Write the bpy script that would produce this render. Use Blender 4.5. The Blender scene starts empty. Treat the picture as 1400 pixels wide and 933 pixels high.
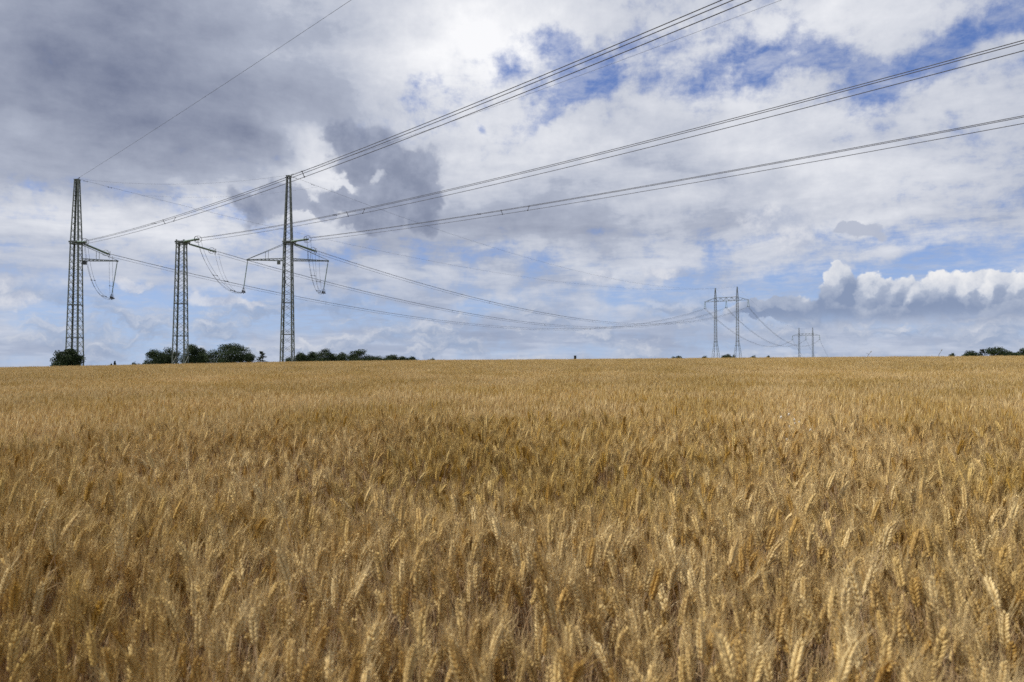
import bpy, math, random
import numpy as np
from mathutils import Vector, Matrix

R = math.radians
rng = np.random.default_rng(7)
random.seed(7)
scene = bpy.context.scene
COL = scene.collection

# ------------------------------------------------------------------ camera
FPX, CXP, CYP, EYE = 933.33, 700.0, 466.5, 1.6       # the photograph's own 1400 x 933 pixels
HORIZON = 488.0
PITCH = math.atan((HORIZON - CYP) / FPX)
cam_d = bpy.data.cameras.new('camera')
cam = bpy.data.objects.new('camera', cam_d)
COL.objects.link(cam)
cam_d.lens = 24.0
cam_d.sensor_width = 36.0
cam_d.clip_start = 0.05
cam_d.clip_end = 20000
cam.location = (0, 0, EYE)
cam.rotation_euler = (R(90) + PITCH, 0, 0)
cam_d.dof.use_dof = True
cam_d.dof.focus_distance = 9.0
cam_d.dof.aperture_fstop = 3.4
scene.camera = cam

# ------------------------------------------------------------------ light
SUN_EL, SUN_AZ = 55.0, -98.0          # azimuth from +Y (ahead), negative = left
sun_d = bpy.data.lights.new('sun', 'SUN')
sun_d.energy = 4.2
sun_d.angle = R(1.0)
sun_d.color = (1.0, 0.95, 0.86)
sun = bpy.data.objects.new('sun', sun_d)
COL.objects.link(sun)
sd = Vector((math.sin(R(SUN_AZ)) * math.cos(R(SUN_EL)), math.cos(R(SUN_AZ)) * math.cos(R(SUN_EL)), math.sin(R(SUN_EL))))
sun.rotation_euler = sd.to_track_quat('Z', 'Y').to_euler()

scene.view_settings.view_transform = 'Standard'
scene.view_settings.look = 'None'
scene.view_settings.gamma = 1.0
scene.view_settings.use_curve_mapping = False
scene.view_settings.exposure = 0.0
scene.render.engine = 'CYCLES'
scene.cycles.max_bounces = 6
scene.cycles.diffuse_bounces = 3
scene.cycles.transmission_bounces = 3
scene.cycles.use_denoising = False

# ------------------------------------------------------------------ sky
world = bpy.data.worlds.new('World')
scene.world = world
world.use_nodes = True
WT = world.node_tree
WT.nodes.clear()


class G:
    """tiny node-graph writer"""
    def __init__(self, tree):
        self.t = tree

    def n(self, kind, **kw):
        nd = self.t.nodes.new(kind)
        for k, v in kw.items():
            setattr(nd, k, v)
        return nd

    def put(self, sock, v):
        if isinstance(v, bpy.types.NodeSocket):
            self.t.links.new(v, sock)
        else:
            sock.default_value = v

    def m(self, op, a, b=None, c=None, clamp=False):
        nd = self.n('ShaderNodeMath', operation=op, use_clamp=clamp)
        for i, v in enumerate((a, b, c)):
            if v is not None:
                self.put(nd.inputs[i], v)
        return nd.outputs[0]

    def v(self, op, a, b=None, scale=None):
        nd = self.n('ShaderNodeVectorMath', operation=op)
        self.put(nd.inputs[0], a)
        if b is not None:
            self.put(nd.inputs[1], b)
        if scale is not None:
            self.put(nd.inputs['Scale'], scale)
        return nd.outputs['Value'] if op in ('LENGTH', 'DOT_PRODUCT') else nd.outputs['Vector']

    def xyz(self, x, y, z=0.0):
        nd = self.n('ShaderNodeCombineXYZ')
        for i, v in enumerate((x, y, z)):
            self.put(nd.inputs[i], v)
        return nd.outputs[0]

    def noise3(self, vec, scale, detail, rough):
        nd = self.n('ShaderNodeSeparateColor')
        self.put(nd.inputs[0], self.noise(vec, scale, detail, rough, color=True))
        return self.xyz(nd.outputs[0], nd.outputs[1], nd.outputs[2])

    def noise(self, vec, scale, detail=4, rough=0.5, lac=2.0, dist=0.0, color=False):
        nd = self.n('ShaderNodeTexNoise', noise_dimensions='3D')
        self.put(nd.inputs['Vector'], vec)
        for k, v in (('Scale', scale), ('Detail', detail), ('Roughness', rough), ('Lacunarity', lac), ('Distortion', dist)):
            self.put(nd.inputs[k], v)
        return nd.outputs['Color' if color else 'Fac']

    def rng(self, v, a, b, c=0.0, d=1.0, smooth=True):
        nd = self.n('ShaderNodeMapRange', interpolation_type='SMOOTHSTEP' if smooth else 'LINEAR')
        nd.clamp = True
        for i, q in enumerate((v, a, b, c, d)):
            self.put(nd.inputs[i], q)
        return nd.outputs[0]

    def mix(self, f, a, b):
        nd = self.n('ShaderNodeMix', data_type='RGBA')
        self.put(nd.inputs[0], f)
        for s, v in ((nd.inputs[6], a), (nd.inputs[7], b)):
            if isinstance(v, tuple):
                v = v + (1.0,) if len(v) == 3 else v
            self.put(s, v)
        return nd.outputs[2]


def pix_dir(px, py):
    """azimuth and elevation in degrees of the direction the photograph shows at (px, py)"""
    u, w = (px - CXP) / FPX, (CYP - py) / FPX
    y = math.cos(PITCH) - w * math.sin(PITCH)
    z = math.sin(PITCH) + w * math.cos(PITCH)
    return math.degrees(math.atan2(u, y)), math.degrees(math.atan2(z, math.hypot(u, y)))


def build_sky():
    g = G(WT)
    D = g.n('ShaderNodeTexCoord').outputs['Generated']
    sp = g.n('ShaderNodeSeparateXYZ')
    g.put(sp.inputs[0], D)
    x, y, z = sp.outputs
    az = g.m('MULTIPLY', g.m('ARCTAN2', x, y), 57.2958)
    el = g.m('MULTIPLY', g.m('ARCSINE', z), 57.2958)
    UV = g.xyz(az, el)
    zc = g.m('ADD', g.m('MAXIMUM', z, 0.0), 0.13)
    q = g.v('DIVIDE', D, g.xyz(zc, zc, zc))                      # cloud decks spread out flat overhead
    wob = g.v('SUBTRACT', g.noise3(D, 9.0, 4, 0.6), (0.5, 0.5, 0.5))
    UVa = g.v('ADD', UV, g.v('MULTIPLY', wob, (9.0, 5.0, 0.0)))   # ragged, for soft decks
    wob2 = g.v('SUBTRACT', g.noise3(D, 22.0, 5, 0.58), (0.5, 0.5, 0.5))
    UVb = g.v('ADD', UV, g.v('MULTIPLY', wob2, (3.6, 3.6, 0.0)))  # billowing, for heaps

    def lobe(uv, px, py, rx, ry, rot=0.0):
        a0, e0 = pix_dir(px, py)
        a1, _ = pix_dir(px + rx, py)
        a2, _ = pix_dir(px - rx, py)
        _, e1 = pix_dir(px, py - ry)
        _, e2 = pix_dir(px, py + ry)
        mp = g.n('ShaderNodeMapping', vector_type='TEXTURE')
        g.put(mp.inputs[0], uv)
        mp.inputs[1].default_value = (a0, e0, 0)
        mp.inputs[2].default_value = (0, 0, R(rot))
        mp.inputs[3].default_value = (abs(a1 - a2) / 2, abs(e1 - e2) / 2, 1)
        return g.v('LENGTH', mp.outputs[0])

    def soft(uv, blobs, start=None):
        """sum of soft-edged lobes (px, py, rx, ry, rotation, weight)"""
        tot = start
        for (px, py, rx, ry, rot, w) in blobs:
            s = g.rng(lobe(uv, px, py, rx, ry, rot), 1.0, 0.0, 0.0, w)
            tot = s if tot is None else g.m('ADD', tot, s)
        return tot

    def heap(uv, blobs):
        """union of round heaps: 1 at the centre, 0 on the outline"""
        tot = None
        for (px, py, rx, ry, rot) in blobs:
            s = g.m('SUBTRACT', 1.0, lobe(uv, px, py, rx, ry, rot))
            tot = s if tot is None else g.m('SMOOTH_MAX', tot, s, 0.22)
        return tot

    sky = g.n('ShaderNodeTexSky', sky_type='NISHITA')
    sky.sun_disc = False
    sky.sun_elevation = R(SUN_EL)
    sky.sun_rotation = R(SUN_AZ)
    sky.air_density = 1.0
    sky.dust_density = 0.3
    sky.ozone_density = 3.0
    g.put(sky.inputs[0], g.v('NORMALIZE', g.xyz(x, y, g.m('ADD', g.m('MULTIPLY', g.m('MAXIMUM', z, 0.0), 0.9), 0.14))))
    K = 0.145                                                    # sky strength
    bl = g.n('ShaderNodeHueSaturation')
    g.put(bl.inputs['Color'], sky.outputs[0])
    bl.inputs['Value'].default_value = K
    bl.inputs['Saturation'].default_value = 1.16
    bl.inputs['Hue'].default_value = 0.516

    # ---- the main deck
    n1 = g.noise(q, 2.1, 8, 0.62, dist=0.25)
    n2 = g.noise(q, 0.95, 7, 0.58, dist=0.5)
    n3 = g.noise(D, 24.0, 8, 0.66)
    cover = soft(UVa, [
        (785, 120, 110, 48, 14, -0.33), (820, 105, 60, 30, 14, -0.14), (745, 75, 70, 60, 30, -0.16), (690, 100, 40, 36, 0, -0.22), (578, 104, 56, 32, 0, -0.27), (655, 172, 26, 20, 0, -0.24),
        (770, 55, 90, 56, 0, -0.19), (560, 138, 34, 20, 0, -0.16), (740, 165, 60, 24, 10, -0.14),
        (1215, 92, 150, 44, -10, -0.20), (1320, 40, 110, 40, 20, -0.22), (1395, 30, 60, 40, 0, -0.24), (1180, 132, 80, 36, 0, -0.19), (1080, 78, 130, 50, 0, -0.20),
        (960, 100, 130, 50, 0, -0.15), (1385, 92, 60, 30, 0, -0.20), (880, 60, 100, 40, 0, -0.14), (1290, 100, 100, 40, 0, -0.10), (1040, 110, 60, 24, 0, -0.10),
        (1300, 360, 230, 36, 2, -0.55), (1090, 392, 140, 34, 0, -0.40), (900, 402, 120, 28, 0, -0.32),
        (230, 440, 270, 60, 0, -0.62), (470, 430, 170, 40, 0, -0.34), (30, 255, 70, 16, 0, -0.16), (650, 418, 80, 18, 0, -0.30),
        (140, 390, 140, 24, 0, -0.14), (60, 440, 120, 30, 0, -0.1), (150, 300, 260, 60, 0, 0.14),
        (250, 90, 560, 240, 8, 0.45), (560, 60, 140, 90, 0, 0.06), (950, 230, 420, 110, 0, 0.30), (640, 270, 320, 90, 0, 0.25),
    ])
    # horizon: thin flat streaks
    streak = g.noise(g.v('MULTIPLY', UV, (0.05, 0.42, 1.0)), 1.0, 6, 0.58, dist=0.4)
    low = g.rng(el, 9.0, 2.0)
    nn = g.m('ADD', g.m('MULTIPLY', n1, g.m('SUBTRACT', 1.0, low)), g.m('MULTIPLY', streak, low))
    dens = g.m('ADD', g.m('ADD', nn, cover), g.m('MULTIPLY', g.m('SUBTRACT', n3, 0.5), 0.62))
    a1 = g.rng(dens, 0.20, 0.55)
    veil = g.m('MULTIPLY', g.rng(g.noise(q, 7.0, 6, 0.65), 0.38, 0.68), 0.55)    # thin torn cloud across the gaps
    a1 = g.m('MAXIMUM', a1, veil)

    tone = soft(UVa, [
        (60, 80, 700, 260, 8, -0.26), (330, 180, 330, 130, 14, -0.20), (300, 30, 300, 120, 0, -0.10), (150, 130, 300, 110, 0, -0.06), (40, 165, 100, 30, 0, 0.10),
        (650, 60, 190, 110, 0, 0.26), (430, 200, 130, 60, -35, 0.20), (745, 200, 130, 70, 0, 0.20), (560, 160, 160, 80, 0, 0.12),
        (60, 290, 200, 50, 0, 0.20), (230, 305, 190, 60, 0, 0.20), (1050, 220, 420, 130, 0, 0.15), (660, 240, 90, 70, 0, 0.22), (420, 225, 70, 60, 0, 0.20), (440, 330, 120, 30, 0, 0.10), (250, 270, 120, 30, 0, 0.10), (330, 370, 200, 40, 0, 0.04),
        (760, 310, 240, 40, 0, -0.16), (1000, 290, 160, 50, 0, -0.08), (1060, 215, 300, 60, 0, -0.05),
        (500, 340, 170, 50, 0, -0.14), (600, 450, 300, 44, 0, -0.26), (900, 465, 200, 30, 0, -0.18), (640, 60, 120, 70, 0, 0.08),
        (850, 370, 160, 34, 0, 0.12), (1080, 40, 300, 70, 0, 0.14), (1250, 325, 200, 26, 0, 0.10), (1000, 120, 200, 60, 0, 0.10),
    ], 0.57)
    lum = g.m('ADD', tone, g.m('MULTIPLY', g.m('SUBTRACT', n2, 0.5), 0.66))
    lum = g.m('ADD', lum, g.m('MULTIPLY', g.m('SUBTRACT', n3, 0.5), 0.26))
    lum = g.m('ADD', lum, g.m('MULTIPLY', g.m('SUBTRACT', n1, 0.5), 0.60), clamp=True)
    DARK, MID, WHITE = (0.19, 0.22, 0.32), (0.45, 0.49, 0.595), (0.95, 0.955, 0.98)
    c1 = g.mix(g.rng(lum, 0.10, 0.55, smooth=False), DARK, MID)
    c1 = g.mix(g.rng(lum, 0.50, 0.98, smooth=False), c1, WHITE)
    c1 = g.mix(g.rng(el, 11.0, 2.0, 0.0, 0.42), c1, (0.40, 0.485, 0.665))   # distance blues the far deck
    air = g.rng(el, 13.0, 0.0, 0.0, 0.85)                           # far sky pales to a light blue
    skyc = g.mix(air, bl.outputs[0], (0.42, 0.53, 0.72))
    col = g.mix(a1, skyc, c1)

    # ---- low pale cumulus field along the horizon
    pv = g.v('MULTIPLY', UVb, (0.15, 0.36, 1.0))
    pf = g.noise(pv, 1.0, 6, 0.6)
    pmask = g.m('MULTIPLY', g.rng(el, 6.4, 3.0), g.rng(pf, 0.46, 0.58))
    pl = g.m('SUBTRACT', pf, g.noise(g.v('ADD', pv, (-0.07, 0.16, 0.0)), 1.0, 6, 0.6))
    pl = g.rng(g.m('ADD', pl, g.m('MULTIPLY', g.m('SUBTRACT', n3, 0.5), 0.18)), -0.10, 0.22)
    pcol = g.mix(pl, (0.30, 0.375, 0.53), (0.70, 0.715, 0.77))
    col = g.mix(g.m('MULTIPLY', pmask, 0.74), col, pcol)
    layers = [(None, col)]

    # ---- dark torn fragments in front
    UVc = g.v('ADD', UVb, g.v('MULTIPLY', wob, (3.2, 2.6, 0.0)))
    fr = heap(UVc, [
        (474, 190, 36, 34, 0), (500, 216, 56, 42, 20), (545, 240, 58, 46, -20), (585, 272, 36, 50, 0), (520, 280, 60, 44, 0),
        (462, 272, 34, 26, 0), (505, 306, 54, 18, 0), (596, 300, 20, 26, 0), (430, 290, 26, 14, 0),
        (352, 284, 46, 26, -10), (384, 272, 34, 28, 0),
        (1175, 318, 36, 13, -12), (1150, 312, 24, 10, 0),
    ])
    frn = g.m('ADD', fr, g.m('MULTIPLY', g.m('SUBTRACT', g.m('ADD', g.m('MULTIPLY', n3, 0.75), g.m('MULTIPLY', n1, 0.25)), 0.50), 1.6))
    frn = g.m('ADD', frn, g.rng(lobe(UVb, 521, 240, 26, 20), 1.0, 0.0, 0.0, -0.5))
    frn = g.m('ADD', frn, g.rng(lobe(UVb, 470, 250, 22, 16), 1.0, 0.0, 0.0, -0.4))
    fa = g.m('MULTIPLY', g.rng(frn, -0.10, 0.26), 0.90)
    fcol = g.mix(g.rng(g.m('SUBTRACT', g.m('ADD', g.m('MULTIPLY', n3, 0.7), g.m('MULTIPLY', n2, 0.5)), g.m('MULTIPLY', fr, 0.22)), 0.34, 0.72), (0.215, 0.25, 0.355), (0.36, 0.40, 0.515))
    fcol = g.mix(g.rng(az, 10.0, 22.0), fcol, (0.46, 0.50, 0.61))
    layers.append((fa, fcol))

    # ---- heaps: the bank on the right and some small ones, lit from the upper left
    lumps = [
        (1148, 400, 27, 38, 0), (1192, 400, 36, 28, 0), (1222, 405, 34, 28, 0), (1252, 412, 28, 22, 0), (1292, 404, 34, 26, 0),
        (1322, 398, 28, 28, 0), (1352, 398, 34, 28, 0), (1392, 400, 38, 28, 0), (1440, 402, 50, 30, 0), (1530, 404, 60, 34, 0),
        (1120, 428, 84, 24, 0), (1230, 432, 120, 34, 0), (1350, 430, 130, 40, 0), (1480, 432, 120, 40, 0), (1050, 428, 60, 16, 0),
    ]
    h0 = heap(UVb, lumps)
    h1 = heap(g.v('ADD', UVb, (-0.30, 0.34, 0.0)), lumps)        # the same heaps a little nearer the sun
    h0 = g.m('ADD', h0, g.m('MULTIPLY', g.m('SUBTRACT', n3, 0.5), 0.55))
    ha = g.rng(h0, -0.03, 0.14)
    lit = g.m('MULTIPLY', g.m('MAXIMUM', g.m('SUBTRACT', h0, h1), -0.12), 0.75)
    lit = g.m('ADD', lit, g.m('MULTIPLY', g.m('SUBTRACT', n3, 0.5), 0.55))
    ev = g.m('ADD', el, g.m('MULTIPLY', g.m('SUBTRACT', n3, 0.5), 1.6))
    body = g.m('ADD', g.rng(ev, 2.8, 6.0, 0.0, 0.56, smooth=False), lit)
    body = g.m('ADD', body, g.rng(lobe(UVb, 1146, 398, 50, 40), 1.0, 0.3, 0.0, -0.30), clamp=True)
    body = g.m('ADD', body, g.rng(lobe(UVb, 1235, 438, 120, 24), 1.0, 0.2, 0.0, -0.25))
    body = g.m('ADD', body, g.rng(lobe(UVb, 1070, 424, 80, 34), 1.0, 0.2, 0.0, -0.22), clamp=True)
    hcol = g.mix(g.rng(body, 0.0, 0.5, smooth=False), (0.25, 0.315, 0.465), (0.50, 0.55, 0.66))
    hcol = g.mix(g.rng(body, 0.36, 0.84, smooth=False), hcol, (0.86, 0.86, 0.875))
    fade = g.rng(ev, 1.8, 3.6)
    layers.append((g.m('MULTIPLY', ha, fade), hcol))

    small = heap(UVb, [(20, 408, 40, 16, 0), (0, 380, 30, 16, 0), (300, 408, 50, 12, 0), (345, 414, 34, 8, 0), (180, 386, 30, 8, 0),
                       (820, 380, 24, 8, 0), (1060, 300, 56, 26, 0), (1090, 330, 30, 30, 0), (912, 372, 34, 12, 0)])
    smn = g.m('ADD', small, g.m('MULTIPLY', g.m('SUBTRACT', n3, 0.52), 1.0))
    sa = g.m('MULTIPLY', g.rng(smn, -0.10, 0.45), 0.7)
    scol = g.mix(g.rng(n3, 0.35, 0.65), (0.42, 0.47, 0.60), (0.74, 0.75, 0.80))
    layers.append((sa, scol))

    out = g.n('ShaderNodeOutputWorld')
    shader = None
    for fac, c in layers:
        bg = g.n('ShaderNodeBackground')
        g.put(bg.inputs[0], c)
        bg.inputs[1].default_value = 1.0
        if shader is None:
            shader = bg.outputs[0]
        else:
            mx = g.n('ShaderNodeMixShader')
            g.put(mx.inputs[0], fac)
            WT.links.new(shader, mx.inputs[1])
            WT.links.new(bg.outputs[0], mx.inputs[2])
            shader = mx.outputs[0]
    WT.links.new(shader, out.inputs[0])


build_sky()
world.cycles.sampling_method = 'MANUAL'
world.cycles.sample_map_resolution = 512

# ------------------------------------------------------------------ helpers


def tag(o, label=None, cat=None, group=None, kind=None):
    if label: o['label'] = label
    if cat: o['category'] = cat
    if group: o['group'] = group
    if kind: o['kind'] = kind
    return o


def empty(name, loc=(0, 0, 0), rz=0.0):
    o = bpy.data.objects.new(name, None)
    o.empty_display_size = 0.5
    o.location = loc
    o.rotation_euler = (0, 0, rz)
    COL.objects.link(o)
    return o


class MB:
    """collects shapes for ONE mesh object"""
    def __init__(self):
        self.v, self.f, self.mi = [], [], []

    def add(self, verts, faces, mi=0):
        b = len(self.v)
        self.v += [tuple(p) for p in verts]
        self.f += [tuple(b + i for i in q) for q in faces]
        self.mi += [mi] * len(faces)

    def box(self, c, s, M=None):
        x, y, z = s[0] / 2, s[1] / 2, s[2] / 2
        P = [Vector((i * x, j * y, k * z)) for i in (-1, 1) for j in (-1, 1) for k in (-1, 1)]
        if M is not None:
            P = [M @ p for p in P]
        P = [p + Vector(c) for p in P]
        self.add(P, [(0, 1, 3, 2), (4, 6, 7, 5), (0, 4, 5, 1), (2, 3, 7, 6), (0, 2, 6, 4), (1, 5, 7, 3)])

    def bar(self, a, b, w, h=None, up=(0, 0, 1)):
        a, b = Vector(a), Vector(b)
        h = h or w
        d = (b - a)
        if d.length < 1e-6: return
        d.normalize()
        up = Vector(up)
        if abs(d.dot(up)) > 0.98: up = Vector((1, 0, 0))
        s = d.cross(up).normalized()
        u = s.cross(d)
        P = []
        for p in (a, b):
            for i, j in ((-1, -1), (1, -1), (1, 1), (-1, 1)):
                P.append(p + s * (i * w / 2) + u * (j * h / 2))
        self.add(P, [(3, 2, 1, 0), (4, 5, 6, 7), (0, 1, 5, 4), (1, 2, 6, 5), (2, 3, 7, 6), (3, 0, 4, 7)])

    def tube(self, pts, r, seg=6, cap=True):
        pts = [Vector(p) for p in pts]
        n = len(pts)
        rad = r if isinstance(r, (list, tuple)) else [r] * n
        V, Fc = [], []
        ref = None
        for i, p in enumerate(pts):
            d = (pts[min(i + 1, n - 1)] - pts[max(i - 1, 0)])
            d.normalize()
            if ref is None:
                ref = Vector((0, 0, 1)) if abs(d.z) < 0.9 else Vector((1, 0, 0))
            s = d.cross(ref)
            s.normalize()
            u = s.cross(d)
            ref = u
            for k in range(seg):
                t = 2 * math.pi * k / seg
                V.append(p + s * (math.cos(t) * rad[i]) + u * (math.sin(t) * rad[i]))
        for i in range(n - 1):
            for k in range(seg):
                Fc.append((i * seg + k, i * seg + (k + 1) % seg, (i + 1) * seg + (k + 1) % seg, (i + 1) * seg + k))
        if cap:
            Fc.append(tuple(range(seg - 1, -1, -1)))
            Fc.append(tuple((n - 1) * seg + k for k in range(seg)))
        self.add(V, Fc)

    def ring(self, c, axis, rad, r, seg=24, sub=6):
        axis = Vector(axis).normalized()
        a = axis.orthogonal().normalized()
        b = axis.cross(a)
        c = Vector(c)
        V, Fc = [], []
        for i in range(seg):
            t = 2 * math.pi * i / seg
            e = a * math.cos(t) + b * math.sin(t)
            for k in range(sub):
                s = 2 * math.pi * k / sub
                V.append(c + e * (rad + r * math.cos(s)) + axis * (r * math.sin(s)))
        for i in range(seg):
            for k in range(sub):
                Fc.append((i * sub + k, ((i + 1) % seg) * sub + k, ((i + 1) % seg) * sub + (k + 1) % sub, i * sub + (k + 1) % sub))
        self.add(V, Fc)

    def build(self, name, mats, parent=None, smooth=False):
        me = bpy.data.meshes.new(name)
        me.from_pydata(self.v, [], self.f)
        for mt in (mats if isinstance(mats, (list, tuple)) else [mats]):
            me.materials.append(mt)
        if any(self.mi):
            me.polygons.foreach_set('material_index', self.mi)
        if smooth:
            me.polygons.foreach_set('use_smooth', [True] * len(me.polygons))
        me.update()
        o = bpy.data.objects.new(name, me)
        COL.objects.link(o)
        if parent: o.parent = parent
        return o


def unproj(px, py, Y):
    """the point at depth Y (metres ahead) that the photograph shows at (px, py)"""
    u, w = (px - CXP) / FPX, (CYP - py) / FPX
    dy = math.cos(PITCH) - w * math.sin(PITCH)
    dz = math.sin(PITCH) + w * math.cos(PITCH)
    s = Y / dy
    return Vector((u * s, Y, EYE + dz * s))


def material(name):
    mt = bpy.data.materials.new(name)
    mt.use_nodes = True
    nt = mt.node_tree
    return mt, G(nt), nt.nodes['Principled BSDF'], nt.nodes['Material Output']


def noisy(name, c1, c2, scale, rough=0.6, metal=0.0, detail=5, spec=0.5, bump=0.0):
    mt, g, p, out = material(name)
    co = g.n('ShaderNodeTexCoord').outputs['Object']
    f = g.noise(co, scale, detail, 0.6)
    f = g.rng(f, 0.35, 0.65)
    g.put(p.inputs['Base Color'], g.mix(f, c1, c2))
    p.inputs['Roughness'].default_value = rough
    p.inputs['Metallic'].default_value = metal
    p.inputs['Specular IOR Level'].default_value = spec
    if bump:
        b = g.n('ShaderNodeBump')
        b.inputs['Strength'].default_value = bump
        g.put(b.inputs['Height'], f)
        g.put(p.inputs['Normal'], b.outputs[0])
    return mt


STEEL = noisy('weathered_green_steel', (0.105, 0.118, 0.10), (0.205, 0.222, 0.19), 1.3, 0.65, 0.0)
STEEL_FAR = noisy('weathered_grey_steel', (0.10, 0.115, 0.12), (0.17, 0.19, 0.195), 0.8, 0.65, 0.0)
GLASS_INS = noisy('insulator_glaze', (0.17, 0.235, 0.20), (0.27, 0.35, 0.30), 6.0, 0.3)
DARK_FIT = noisy('dark_fitting', (0.03, 0.03, 0.032), (0.06, 0.06, 0.062), 9.0, 0.5)
WIRE = noisy('weathered_aluminium_wire', (0.04, 0.04, 0.043), (0.075, 0.075, 0.08), 2.0, 0.6, 0.0)
BARK = noisy('bark', (0.05, 0.04, 0.03), (0.10, 0.08, 0.06), 6.0, 0.9)
WOOD_DARK = noisy('dark_stained_wood', (0.02, 0.02, 0.02), (0.045, 0.042, 0.04), 5.0, 0.8)

# ------------------------------------------------------------------ terrain
RC = 100.0                                                     # distance of the field's brow
_cx = np.array([-900, 0, 390, 600, 786, 1000, 1400, 2300], float)
_cy = np.array([513.5, 503.9, 495.9, 493.4, 492.2, 490.4, 487.8, 482], float)


def crest_ground(a):
    """ground height on the brow in azimuth a (radians)"""
    a = np.asarray(a, float)
    aa = np.clip(a, -1.2, 1.2)
    px = CXP + FPX * np.tan(np.clip(aa, -1.05, 1.05))
    py = np.interp(px, _cx, _cy)
    top = EYE - (py - HORIZON) / FPX * RC * np.cos(aa)
    back = np.clip((np.abs(a) - 1.2) / 1.9, 0, 1)
    return (top - 0.86) * (1 - back)


def ground_z(X, Y):
    X, Y = np.asarray(X, float), np.asarray(Y, float)
    r = np.hypot(X, Y)
    a = np.arctan2(X, Y)
    zc = crest_ground(a)
    k = 0.0185 - 0.0075 * np.clip((a + 0.1) / 0.5, 0, 1)
    d = np.maximum(r - RC, 0)
    brow = 6.0
    fall = k * np.where(d < brow, d * d / (2 * brow), d - brow / 2) + 1.0e-5 * np.minimum(d, 1500) ** 2
    return zc * np.minimum(r / RC, 1.0) - fall


def build_ground():
    az = np.radians(np.arange(-180, 180, 2.0))
    rr = np.concatenate([[0.6, 2, 4, 7], np.arange(10, 100, 7), np.arange(100, 130, 4), np.geomspace(132, 6000, 26)])
    A, RR = np.meshgrid(az, rr)
    X, Y = RR * np.sin(A), RR * np.cos(A)
    Z = ground_z(X, Y)
    V = [(0, 0, 0)] + list(zip(X.ravel(), Y.ravel(), Z.ravel()))
    n = len(az)
    Fc = [(0, 1 + (j + 1) % n, 1 + j) for j in range(n)]
    for i in range(len(rr) - 1):
        for j in range(n):
            Fc.append((1 + i * n + j, 1 + i * n + (j + 1) % n, 1 + (i + 1) * n + (j + 1) % n, 1 + (i + 1) * n + j))
    mt, g, p, out = material('soil_and_grass')
    co = g.n('ShaderNodeTexCoord').outputs['Object']
    f = g.rng(g.noise(co, 5.0, 8, 0.65), 0.35, 0.65)
    soil = g.mix(f, (0.06, 0.045, 0.03), (0.13, 0.10, 0.065))
    grass = g.mix(g.rng(g.noise(co, 0.15, 6, 0.6), 0.4, 0.6), (0.06, 0.085, 0.03), (0.16, 0.14, 0.06))
    far = g.rng(g.v('LENGTH', co), 118.0, 122.0)
    g.put(p.inputs['Base Color'], g.mix(far, soil, grass))
    p.inputs['Roughness'].default_value = 0.95
    p.inputs['Specular IOR Level'].default_value = 0.1
    b = g.n('ShaderNodeBump')
    b.inputs['Strength'].default_value = 0.6
    g.put(b.inputs['Height'], f)
    g.put(p.inputs['Normal'], b.outputs[0])
    mb = MB()
    mb.add(V, [q[::-1] for q in Fc])
    o = mb.build('ground', mt, smooth=True)
    tag(o, kind='structure')


build_ground()

# ------------------------------------------------------------------ wheat


def straw_mat(name, base, var, hue2, transl, rough=0.75, spec=0.12):
    mt, g, p, out = material(name)
    at = g.n('ShaderNodeAttribute', attribute_name='tint')
    oi = g.n('ShaderNodeObjectInfo').outputs['Random']
    t = g.m('FRACT', g.m('ADD', at.outputs['Fac'], g.m('MULTIPLY', oi, 3.7)))
    co = g.n('ShaderNodeNewGeometry').outputs['Position']
    patch = g.rng(g.noise(co, 0.55, 3, 0.5), 0.35, 0.65)
    c = g.mix(t, base, var)
    h = g.m('FRACT', g.m('MULTIPLY', t, 7.13))
    c = g.mix(g.m('MULTIPLY', g.rng(h, 0.55, 1.0), 0.9), c, hue2)
    fine = g.noise(g.n('ShaderNodeTexCoord').outputs['Object'], 180.0, 2, 0.5)
    hs = g.n('ShaderNodeHueSaturation')
    g.put(hs.inputs['Color'], c)
    broad = g.rng(g.noise(co, 0.11, 3, 0.5), 0.3, 0.7)
    g.put(hs.inputs['Value'], g.m('ADD', g.m('MULTIPLY', g.rng(patch, 0, 1, 0.88, 1.07), g.rng(broad, 0, 1, 0.93, 1.06)), g.m('MULTIPLY', g.m('SUBTRACT', fine, 0.5), 0.35)))
    g.put(hs.inputs['Saturation'], g.rng(patch, 0, 1, 1.08, 0.95))
    g.put(p.inputs['Base Color'], hs.outputs[0])
    p.inputs['Roughness'].default_value = rough
    p.inputs['Specular IOR Level'].default_value = spec
    tr = g.n('ShaderNodeBsdfTranslucent')
    g.put(tr.inputs[0], hs.outputs[0])
    mx = g.n('ShaderNodeMixShader')
    mx.inputs[0].default_value = transl
    g.t.links.new(p.outputs[0], mx.inputs[1])
    g.t.links.new(tr.outputs[0], mx.inputs[2])
    g.t.links.new(mx.outputs[0], out.inputs[0])
    return mt


STEM = straw_mat('straw_stem', (0.46, 0.305, 0.16), (0.60, 0.43, 0.255), (0.35, 0.205, 0.09), 0.08)
EAR = straw_mat('ripe_ear', (0.60, 0.415, 0.145), (0.78, 0.60, 0.29), (0.47, 0.275, 0.055), 0.06)
AWN = straw_mat('pale_awn', (0.63, 0.45, 0.185), (0.77, 0.595, 0.30), (0.54, 0.34, 0.10), 0.30)
LEAF = straw_mat('dry_leaf', (0.46, 0.32, 0.165), (0.62, 0.48, 0.29), (0.36, 0.225, 0.095), 0.30)
STRAW = [STEM, EAR, AWN, LEAF]


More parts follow.
